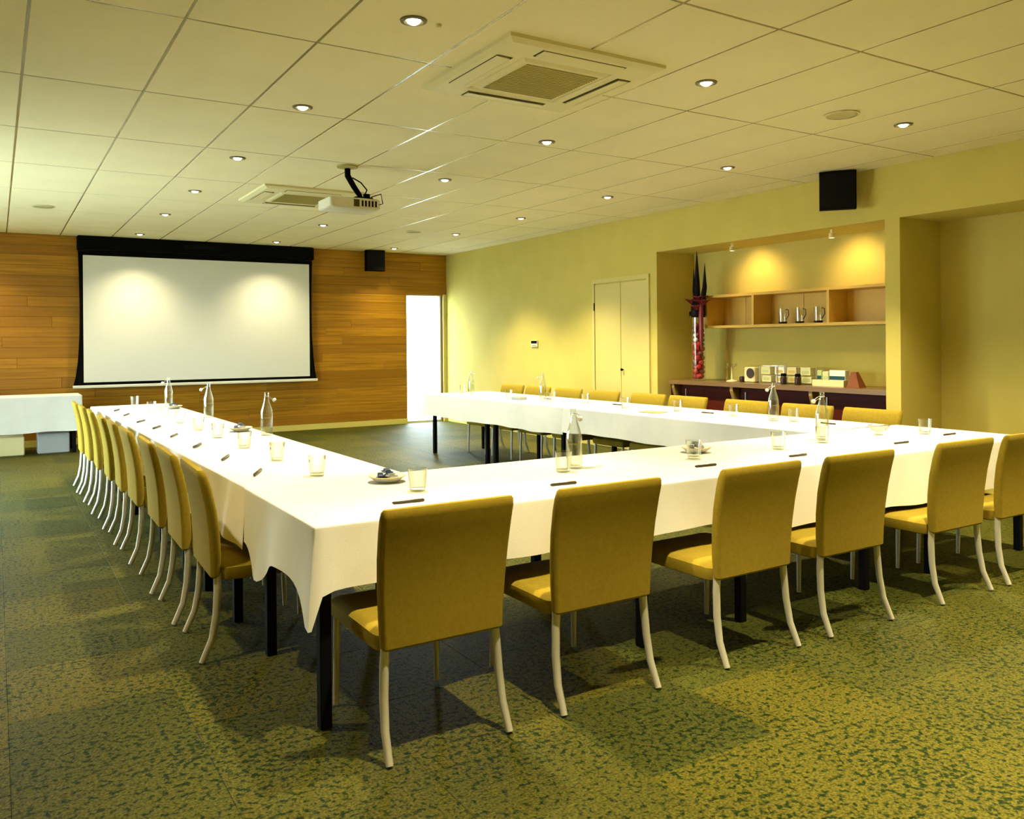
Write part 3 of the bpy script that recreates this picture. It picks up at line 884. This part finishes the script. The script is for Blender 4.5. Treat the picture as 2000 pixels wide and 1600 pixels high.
def make_tumbler():
    t = thing('tumbler', 'x', 'glass')
    MB().lathe([(0.002, 0.0005), (0.030, 0.0005), (0.034, 0.004), (0.0425, 0.098), (0.0405, 0.0985), (0.0325, 0.015), (0.002, 0.013)], 24).build('tumbler_glass', 'glass', t, smooth=True)
    MB().lathe([(0.002, 0.001), (0.0305, 0.001), (0.0325, 0.013), (0.002, 0.0125)], 20).build('heavy_base', 'water', t, smooth=True)
    return t
GL = Kind(make_tumbler())
gl = [(1.51, 3.22, 'clear tumbler beside the dish of blue sweets at the near left corner'), (2.315, 3.30, 'clear tumbler touching the lone bottle on the near table'),
      (3.135, 3.27, 'clear tumbler in front of the sweet dish on the near table'), (3.805, 3.287, 'clear tumbler between two pens right of centre on the near table'),
      (4.262, 3.345, 'clear tumbler in front of the bottle at the right corner'), (5.19, 3.268, 'rightmost clear tumbler on the near table')]
for y, n in zip((3.866, 4.50, 5.16, 5.84, 6.43, 7.10, 7.79, 8.43, 9.45), range(9)):
    gl.append((1.29 - 0.012 * (y - 4), y, '%s clear tumbler from the viewer on the left-hand table' % ORD[n]))
for (x, y), n in zip(((5.235, 4.345), (5.205, 4.93), (5.19, 5.58), (5.05, 6.14), (5.10, 6.83), (5.03, 7.32), (4.86, 7.92), (4.98, 9.22)), range(8)):
    gl.append((x - 0.03, y, '%s clear tumbler from the viewer on the right-hand table' % ORD[n]))
for x, y, lb in gl:
    GL.put((x, y, TZ), 0, lb, 'drinking tumblers')

def make_pen():
    t = thing('pen', 'x', 'pen')
    MB().tube([(-0.065, 0, 0.006), (-0.058, 0, 0.006), (0.064, 0, 0.006), (0.068, 0, 0.006)], [0.0022, 0.0058, 0.0058, 0.003], 8).build('barrel', 'pen', t, smooth=True)
    MB().box((0.022, -0.0012, 0.0112), (0.064, 0.0012, 0.0135)).build('clip', 'pentip', t)
    return t
PE = Kind(make_pen())
for n, (x, y) in enumerate([(1.368, 3.006), (2.103, 3.0), (2.991, 3.039), (3.654, 3.026), (4.596, 3.046), (5.25, 3.14)]):
    PE.put((x, y, TZ), math.radians(random.uniform(-3, 3)) - 0.06, '%s dark pen from the left lying along the near table edge' % ORD[n], 'pens on the near table')
for n, (x, y) in enumerate([(1.073, 4.094), (1.065, 4.727), (1.049, 5.398), (1.035, 6.097), (1.028, 6.777), (1.003, 7.399), (0.991, 8.181), (0.984, 8.817)]):
    o = PE.put((x, y, TZ), math.radians(64 + random.uniform(-5, 5)), '%s dark pen from the viewer along the left-hand table' % ORD[n], 'pens on the left table')
    o.scale = (1.3, 1.3, 1.3)
for n, (x, y) in enumerate([(5.22, 5.25), (5.2, 6.45), (5.15, 7.6), (5.25, 4.05)]):
    o = PE.put((x - 0.02, y, TZ), math.radians(95 + random.uniform(-6, 6)), ['dark pen third from the viewer in the middle of the right-hand table', 'dark pen beyond the middle of the right-hand table', 'dark pen furthest along the right-hand table', 'dark pen nearest the viewer on the right-hand table'][n] if n != 0 else 'dark pen just short of the middle of the right-hand table', 'pens on the right table')
    o.scale = (1, 1, 1)

def make_dish():
    t = thing('sweet_dish', 'x', 'dish')
    MB().lathe([(0.002, 0.001), (0.045, 0.001), (0.055, 0.006), (0.082, 0.026), (0.080, 0.0285), (0.052, 0.010), (0.002, 0.008)], 28).build('bowl', 'porcelain', t, smooth=True)
    MB().lathe([(0.082, 0.0255), (0.0845, 0.0275), (0.082, 0.0295), (0.0795, 0.0275), (0.082, 0.0255)], 28).build('rim', 'tan', t, smooth=True)
    return t
DI = Kind(make_dish())
sw = MB()
def wrapped():
    m = MB()
    m.loft([[(-0.034, -0.012, 0.002), (-0.034, 0.012, 0.002), (-0.034, 0.012, 0.004), (-0.034, -0.012, 0.004)], [(-0.020, -0.007, 0.001), (-0.020, 0.007, 0.001), (-0.020, 0.007, 0.006), (-0.020, -0.007, 0.006)],
            [(-0.014, -0.014, 0.0), (-0.014, 0.014, 0.0), (-0.014, 0.012, 0.012), (-0.014, -0.012, 0.012)], [(0.014, -0.014, 0.0), (0.014, 0.014, 0.0), (0.014, 0.012, 0.012), (0.014, -0.012, 0.012)],
            [(0.020, -0.007, 0.001), (0.020, 0.007, 0.001), (0.020, 0.007, 0.006), (0.020, -0.007, 0.006)], [(0.034, -0.012, 0.002), (0.034, 0.012, 0.002), (0.034, 0.012, 0.004), (0.034, -0.012, 0.004)]])
    return m
wm = [wrapped().mesh('wrapped_sweet', 'wrap_blue'), wrapped().mesh('wrapped_sweet', 'wrap_silver')]
dishes = [(1.50, 3.52, 'white dish of wrapped sweets at the near left corner of the tables', 'near left corner'), (3.335, 3.46, 'white dish of wrapped sweets behind a tumbler mid near table', 'near table'),
          (1.50, 6.18, 'white dish of wrapped sweets before the nearest left-hand bottle', 'middle of the left-hand table'), (1.49, 8.79, 'white dish of wrapped sweets at the far end of the left-hand table', 'far end of the left-hand table')]
for dx, dy, lb, w in dishes:
    DI.put((dx, dy, TZ), 0, lb, 'sweet dishes')
    for k in range(9):
        lay, q, m_ = (0, k, 4) if k < 4 else ((1, k - 4, 3) if k < 7 else (2, k - 7, 2))
        a = q * 2 * math.pi / m_ + lay * 0.7; rr = (0.038, 0.030, 0.017)[lay]
        o = bpy.data.objects.new('wrapped_sweet', wm[0 if k % 3 else 1]); C.objects.link(o)
        o.location = (dx + rr * math.cos(a), dy + rr * math.sin(a), TZ + 0.0108 + 0.0160 * lay)
        o.rotation_euler = (0, 0, a + math.pi / 2)
        o.scale = (0.66, 0.95, 1.3)
        tag(o, '%s wrapped sweet in the white dish at the %s' % ('blue' if k % 3 else 'silver', w), 'sweet', 'wrapped sweets at the ' + w)

# clear bowl at the right of the near table
t = thing('glass_bowl', 'footed clear glass bowl at the right end of the near table', 'bowl', (4.892, 3.40, TZ))
MB().lathe([(0.002, 0.001), (0.030, 0.001), (0.030, 0.004), (0.008, 0.010), (0.008, 0.016), (0.045, 0.030), (0.068, 0.062), (0.066, 0.064), (0.043, 0.034), (0.002, 0.021)], 28).build('bowl_glass', 'glass', t, smooth=True)
MB().lathe([(0.0665, 0.061), (0.0685, 0.063), (0.0665, 0.065), (0.065, 0.063), (0.0665, 0.061)], 28).build('rim', 'wire', t, smooth=True)
# notepads and card holder on the right table
o = MB().cbox((-0.075, -0.105, 0), (0.075, 0.105, 0.008), 0.002).build('notepad', 'tan', None, (4.90, 5.61, TZ), 0.3)
tag(o, 'tan notepad lying open near the inner edge of the right-hand table', 'notepad')
t = thing('card_box', 'small grey-brown card box at the far part of the right-hand table', 'box', (4.84, 7.72, TZ), 0.2)
MB().cbox((-0.05, -0.07, 0), (0.05, 0.07, 0.03), 0.002).build('case', 'greybox', t)
MB().box((-0.04, -0.06, 0.0295), (0.04, 0.06, 0.033)).build('lid_card', 'tan', t)

# ------------------------------------------------------------------ niche: counter, shelves and their things
CT = 0.895
t = thing('sideboard', 'dark red timber sideboard with brown counter and tan brackets in the niche', 'sideboard', (6.74, 0, 0))
c0, c1 = NY0 + 0.012, 7.42
top = [(-0.02, c0), (0.50, c0), (0.50, NY1 - 0.01), (0.10, NY1 - 0.01), (-0.02, c1)]
MB().loft([[(x, y, CT - 0.045) for x, y in top], [(x, y, CT) for x, y in top]]).build('countertop', 'topwood', t)
MB().box((0.10, c0, 0.08), (0.12, NY1 - 0.02, CT - 0.045)).build('front_panel', 'darkwood', t)
MB().box((0.10, c0, 0.0), (0.49, NY1 - 0.02, 0.08)).build('plinth', 'black', t)
for y in (7.36, 6.45, 5.42):
    MB().loft([[(0.10, y - 0.02, 0.50), (0.10, y - 0.02, CT - 0.046), (-0.005, y - 0.02, CT - 0.046), (-0.005, y - 0.02, CT - 0.09)],
               [(0.10, y + 0.02, 0.50), (0.10, y + 0.02, CT - 0.046), (-0.005, y + 0.02, CT - 0.046), (-0.005, y + 0.02, CT - 0.09)]]).build('bracket', 'brackwood', t)
for a, b in ((4.60, 5.38), (5.46, 6.41), (6.49, 7.32)):
    d = MB().box((0.088, a, 0.12), (0.0995, b, CT - 0.075)).build('door', 'darkwood', t)
    MB().box((0.078, b - 0.09, CT - 0.20), (0.0875, b - 0.075, CT - 0.10)).build('handle', 'wire', d)

# wall shelf with three cubbies
t = thing('wall_shelf', 'pale timber wall shelf with three open cubbies under two warm spots', 'shelf', (6.95, 0, 0))
s0, s1 = NY0 + 0.006, 7.05
z0, z1 = 1.49, 1.865
MB().box((0, s0, z0), (0.295, s1, z0 + 0.03)).build('bottom_board', 'shelfwood', t)
MB().box((0, s0, z1 - 0.028), (0.295, s1, z1)).build('top_board', 'shelfwood', t)
for y in (s1 - 0.028, 6.325, 5.365, s0):
    MB().box((0.0015, y, z0 + 0.0301), (0.294, y + 0.028, z1 - 0.0281)).build('divider', 'shelfwood', t)
for a, b in ((s0 + 0.0282, 5.3648), (5.3932, 6.3248), (6.3532, s1 - 0.0282)):
    MB().box((0.286, a, z0 + 0.0302), (0.2948, b, z1 - 0.0282)).build('back_panel', 'shelfwood', t)
for y in (4.9, 5.9, 6.7):
    MB().box((0.280, y - 0.006, z0 + 0.0301), (0.2855, y + 0.006, z1 - 0.0281)).build('back_batten', 'shelfwood', t)
# two small niche lamps
for n, y in enumerate((6.48, 5.21)):
    nt = thing('niche_lamp', ['small tan spot lamp under the niche soffit on the vase side', 'small tan spot lamp under the niche soffit on the pillar side'][n], 'lamp', (6.80, y, NZ), 0, 'niche spot lamps')
    MB().tube([(0, 0, 0), (0, 0, -0.035)], 0.012, 10).build('stem', 'acwhite', nt)
    MB().lathe([(0.018, -0.03), (0.026, -0.036), (0.028, -0.075), (0.024, -0.080), (0.022, -0.045)], 16).build('shade', 'acwhite', nt, smooth=True)
    MB().lathe([(0.002, -0.074), (0.018, -0.072), (0.020, -0.06)], 14, cap=True).build('bulb', 'bulb', nt, smooth=True)
    l = bpy.data.lights.new('niche_beam', 'SPOT'); l.energy = 15; l.color = (1.0, 0.70, 0.32); l.spot_size = math.radians(112); l.spot_blend = 1.0; l.shadow_soft_size = 0.02
    b = bpy.data.objects.new('niche_beam', l); C.objects.link(b); b.location = (6.83, y, NZ - 0.085)
    b.rotation_euler = (0, math.radians(-48), 0)
# jugs on the middle shelf
def make_jug():
    t = thing('glass_jug', 'x', 'jug')
    MB().lathe([(0.002, 0.001), (0.040, 0.001), (0.044, 0.01), (0.042, 0.10), (0.046, 0.165), (0.044, 0.166), (0.039, 0.10), (0.040, 0.018), (0.002, 0.016)], 20).build('jug_glass', 'glass', t, smooth=True)
    MB().lathe([(0.002, 0.0015), (0.0405, 0.0015), (0.0445, 0.010), (0.0445, 0.024), (0.0405, 0.024), (0.002, 0.0165)], 20).build('base', 'choc', t, smooth=True)
    MB().tube([(0, -0.044, 0.15), (0, -0.075, 0.145), (0, -0.078, 0.09), (0, -0.043, 0.045)], 0.005, 8).build('handle', 'choc', t, smooth=True)
    return t
JU = Kind(make_jug())
for n, (y, w) in enumerate(((6.05, 'left'), (5.83, 'middle'), (5.60, 'right'))):
    JU.put((7.09, y, z0 + 0.0302), 0, '%s of three clear jugs with dark bases in the middle cubby' % w, 'jugs in the middle cubby')

# vase with red filler and a spiky arrangement
vx, vy = 6.86, 7.065
t = thing('vase', 'tall glass cylinder vase filled with glossy red pieces on the sideboard', 'vase', (vx, vy, CT + 0.0005))
MB().lathe([(0.002, 0.002), (0.078, 0.002), (0.080, 0.01), (0.080, 0.72), (0.076, 0.72), (0.076, 0.014), (0.002, 0.012)], 28).build('cylinder_glass', 'vaseglass', t, smooth=True)
rg = random.Random(3)
zz = 0.05; k = 0
fillmesh = [MB().sphere((0, 0, 0), 0.039, 10, 6, (1, 1, 0.85)).mesh('filler', 'red', True), MB().sphere((0, 0, 0), 0.039, 10, 6, (1, 1, 0.85)).mesh('filler', 'darkred', True), MB().sphere((0, 0, 0), 0.030, 10, 6, (1, 1, 0.8)).mesh('filler', 'porcelain', True)]
while zz < 0.67:
    for j in range(3):
        a = k * 0.9 + j * 2.094
        mt = 0 if zz < 0.46 else (2 if rg.random() < 0.6 else 1)
        if zz < 0.42 and rg.random() < 0.25: mt = 1
        o = bpy.data.objects.new('filler', fillmesh[mt]); C.objects.link(o); o.parent = t
        o.location = (0.036 * math.cos(a), 0.036 * math.sin(a), zz)
    zz += 0.052; k += 1
t2 = thing('flower_arrangement', 'dark spiky leaves and deep red flowers standing in the tall vase', 'flowers', (vx, vy, CT + 0.7235))
MB().lathe([(0.03, 0.0), (0.074, 0.0), (0.084, 0.03), (0.080, 0.14), (0.045, 0.20), (0.002, 0.20)], 16, cap=True).build('dark_foliage', 'spike', t2, smooth=True)
MB().box((-0.03, 0.055, 0.02), (0.03, 0.115, 0.07)).build('dark_pod', 'spike', t2)
for dx, dy, h, w in ((0.0, 0.015, 0.76, 0.030), (0.0, -0.105, 0.61, 0.026), (0.02, 0.085, 0.56, 0.018)):
    MB().tube([(dx * 0.3, dy * 0.35, 0.05), (dx * 0.8, dy * 0.8, 0.25), (dx, dy, 0.55 * h), (dx, dy * 1.05, h)], [w, w * 1.15, w, 0.002], 8).build('spike_leaf', 'spike', t2, smooth=True)
for dx, dy, h, r in ((-0.05, -0.12, 0.15, 0.085), (-0.02, -0.05, 0.20, 0.08), (-0.04, 0.06, 0.17, 0.075), (-0.07, -0.05, 0.10, 0.07)):
    fl_ = MB()
    for q in range(6):
        a = q * 1.047
        tip = Vector((dx + r * 1.25 * math.cos(a), dy + r * 1.25 * math.sin(a), h + r * 0.5)); c_ = Vector((dx, dy, h - 0.02)); side = Vector((-math.sin(a), math.cos(a), 0)) * r * 0.5
        midp = (tip + c_) / 2 + Vector((0, 0, 0.015))
        fl_.loft([[c_ + side * 0.3, c_ - side * 0.3, c_ - side * 0.3 + Vector((0, 0, .006)), c_ + side * 0.3 + Vector((0, 0, .006))], [midp + side, midp - side, midp - side + Vector((0, 0, .006)), midp + side + Vector((0, 0, .006))], [tip + side * 0.1, tip - side * 0.1, tip - side * 0.1 + Vector((0, 0, .004)), tip + side * 0.1 + Vector((0, 0, .004))]])
    fl_.tube([(dx, dy, h), (dx * 0.5, dy * 0.5, 0.08)], 0.006, 6)
    fl_.build('flower', 'darkred', t2)

MB().tube([(-0.05, -0.10, 0.16), (-0.07, -0.115, 0.0), (-0.065, -0.112, -0.2), (-0.06, -0.105, -0.36)], [0.02, 0.028, 0.022, 0.006], 8).build('trailing_bloom', 'darkred', t2, smooth=True)

# things on the counter
CT += 0.0006
t = thing('cake_stand', 'small pale stemmed stand with a glass top left on the sideboard', 'stand', (6.95, 6.64, CT))
MB().lathe([(0.002, 0.001), (0.065, 0.001), (0.06, 0.01), (0.014, 0.022), (0.010, 0.06), (0.010, 0.15), (0.014, 0.156)], 20).build('stem', 'cream', t, smooth=True)
MB().lathe([(0.012, 0.155), (0.05, 0.165), (0.06, 0.20), (0.058, 0.20), (0.046, 0.17), (0.002, 0.16)], 20).build('glass_top', 'glass', t, smooth=True)
o = MB().lathe([(0.002, 0.0), (0.03, 0.0), (0.035, 0.02), (0.034, 0.05), (0.02, 0.06), (0.002, 0.06)], 16).build('dark_jar', 'choc', None, (6.98, 6.515, CT), smooth=True)
tag(o, 'low dark jar between the stemmed stand and the cream coffee pot', 'jar')
t = thing('coffee_canister', 'cream canister with a dark round front on the sideboard', 'canister', (6.98, 6.375, CT))
MB().cbox((-0.05, -0.075, 0), (0.05, 0.075, 0.165), 0.01).build('body', 'cream', t)
MB().lathe([(0.002, 0), (0.052, 0), (0.054, 0.006), (0.002, 0.007)], 20).build('dark_panel', 'choc', t, (-0.0505, -0.02, 0.10)).rotation_euler = (0, -math.pi / 2, 0)
t = thing('glass_rack', 'low glass rack holding the tea boxes on the sideboard', 'rack', (7.02, 5.905, CT))
MB().box((-0.06, -0.37, 0.004), (0.08, 0.37, 0.010)).build('lower_plate', 'pane', t)
MB().box((-0.06, -0.37, 0.086), (0.08, 0.37, 0.092)).build('middle_plate', 'pane', t)
for y in (-0.37, -0.125, 0.125, 0.36):
    for x in (-0.05, 0.068):
        MB().tube([(x, y, 0.0), (x, y, 0.18)], 0.005, 8).build('post', 'wire', t)
MB().box((-0.065, -0.375, 0.18), (0.085, 0.375, 0.186)).build('top_plate', 'pane', t)
for r_, zz in enumerate((0.0103, 0.0923)):
    for n, y in enumerate((0.275, 0.09, -0.07, -0.24)):
        nm = ['leftmost', 'second', 'third', 'rightmost'][n]
        o = MB().cbox((-0.04, -0.062, 0), (0.05, 0.062, 0.07 if r_ == 0 else 0.082), 0.004).build('tea_box', ['cream', 'porcelain', 'cream', 'cream'][n], None, (7.02, 5.905 + y + (0.012 if r_ else 0), CT + zz))
        tag(o, '%s cream tea box on the %s level of the glass rack' % (nm, ['lower', 'upper'][r_]), 'tea box', 'tea boxes in the glass rack')
        MB().box((-0.0408, -0.045, 0.018), (-0.0398, 0.045, 0.050)).build('printed_label', ['paleprint', 'tan', 'tan', 'paleprint'][n], o)
for n, y in enumerate((5.885, 5.705)):
    t = thing('dark_jar', 'squat dark glass jar with black lid in front of the tea rack, %s one' % ['left', 'right'][n], 'jar', (6.90, y, CT), 0, 'dark jars before the tea rack')
    MB().lathe([(0.002, 0.001), (0.030, 0.001), (0.032, 0.01), (0.032, 0.07), (0.026, 0.082), (0.002, 0.083)], 18).build('jar_body', 'choc', t, smooth=True)
    MB().lathe([(0.002, 0.083), (0.028, 0.083), (0.029, 0.10), (0.024, 0.112), (0.002, 0.113)], 18).build('lid', 'black', t, smooth=True)
t = thing('display_tray', 'cream tray holding printed packets at the right of the sideboard', 'tray', (6.94, 5.31, CT))
tr = MB(); tr.box((-0.07, -0.165, 0.0), (0.10, 0.195, 0.012)); tr.box((-0.07, -0.165, 0.012), (-0.058, 0.195, 0.062)); tr.box((-0.058, -0.165, 0.012), (0.10, -0.153, 0.062)); tr.box((-0.058, 0.183, 0.012), (0.10, 0.195, 0.062))
tr.build('tray', 'cream', t)
for n, (a, b, hh, mtl, lb) in enumerate(((0.122, 0.178, 0.14, 'paleprint', 'pale green packet at the left in the cream tray'), (0.045, 0.115, 0.13, 'cream', 'cream packet second from the left in the cream tray'),
                                     (-0.145, 0.035, 0.145, 'porcelain', 'wide white packet with a dark green band in the cream tray'))):
    o = MB().cbox((0, a, 0), (0.06, b, hh), 0.003).build('packet', mtl, None, (6.92, 5.31, CT + 0.0125))
    tag(o, lb, 'packet', 'packets in the cream tray')
    MB().box((-0.001, a + 0.004, 0.052), (0.0002, b - 0.004, 0.088)).build('printed_band', 'greenprint' if n != 1 else 'paleprint', o)
o = MB().loft([[(-0.06, -0.075, 0), (0.05, -0.075, 0), (0.05, 0.065, 0), (-0.06, 0.065, 0)], [(-0.055, -0.065, 0.02), (0.045, -0.065, 0.02), (0.045, 0.06, 0.02), (-0.055, 0.06, 0.02)], [(-0.02, -0.01, 0.145), (0.02, -0.01, 0.145), (0.02, 0.045, 0.145), (-0.02, 0.045, 0.145)]]).build('menu_block', 'redbrown', None, (6.93, 5.05, CT))
tag(o, 'red-brown wedge block at the right end of the sideboard', 'block')
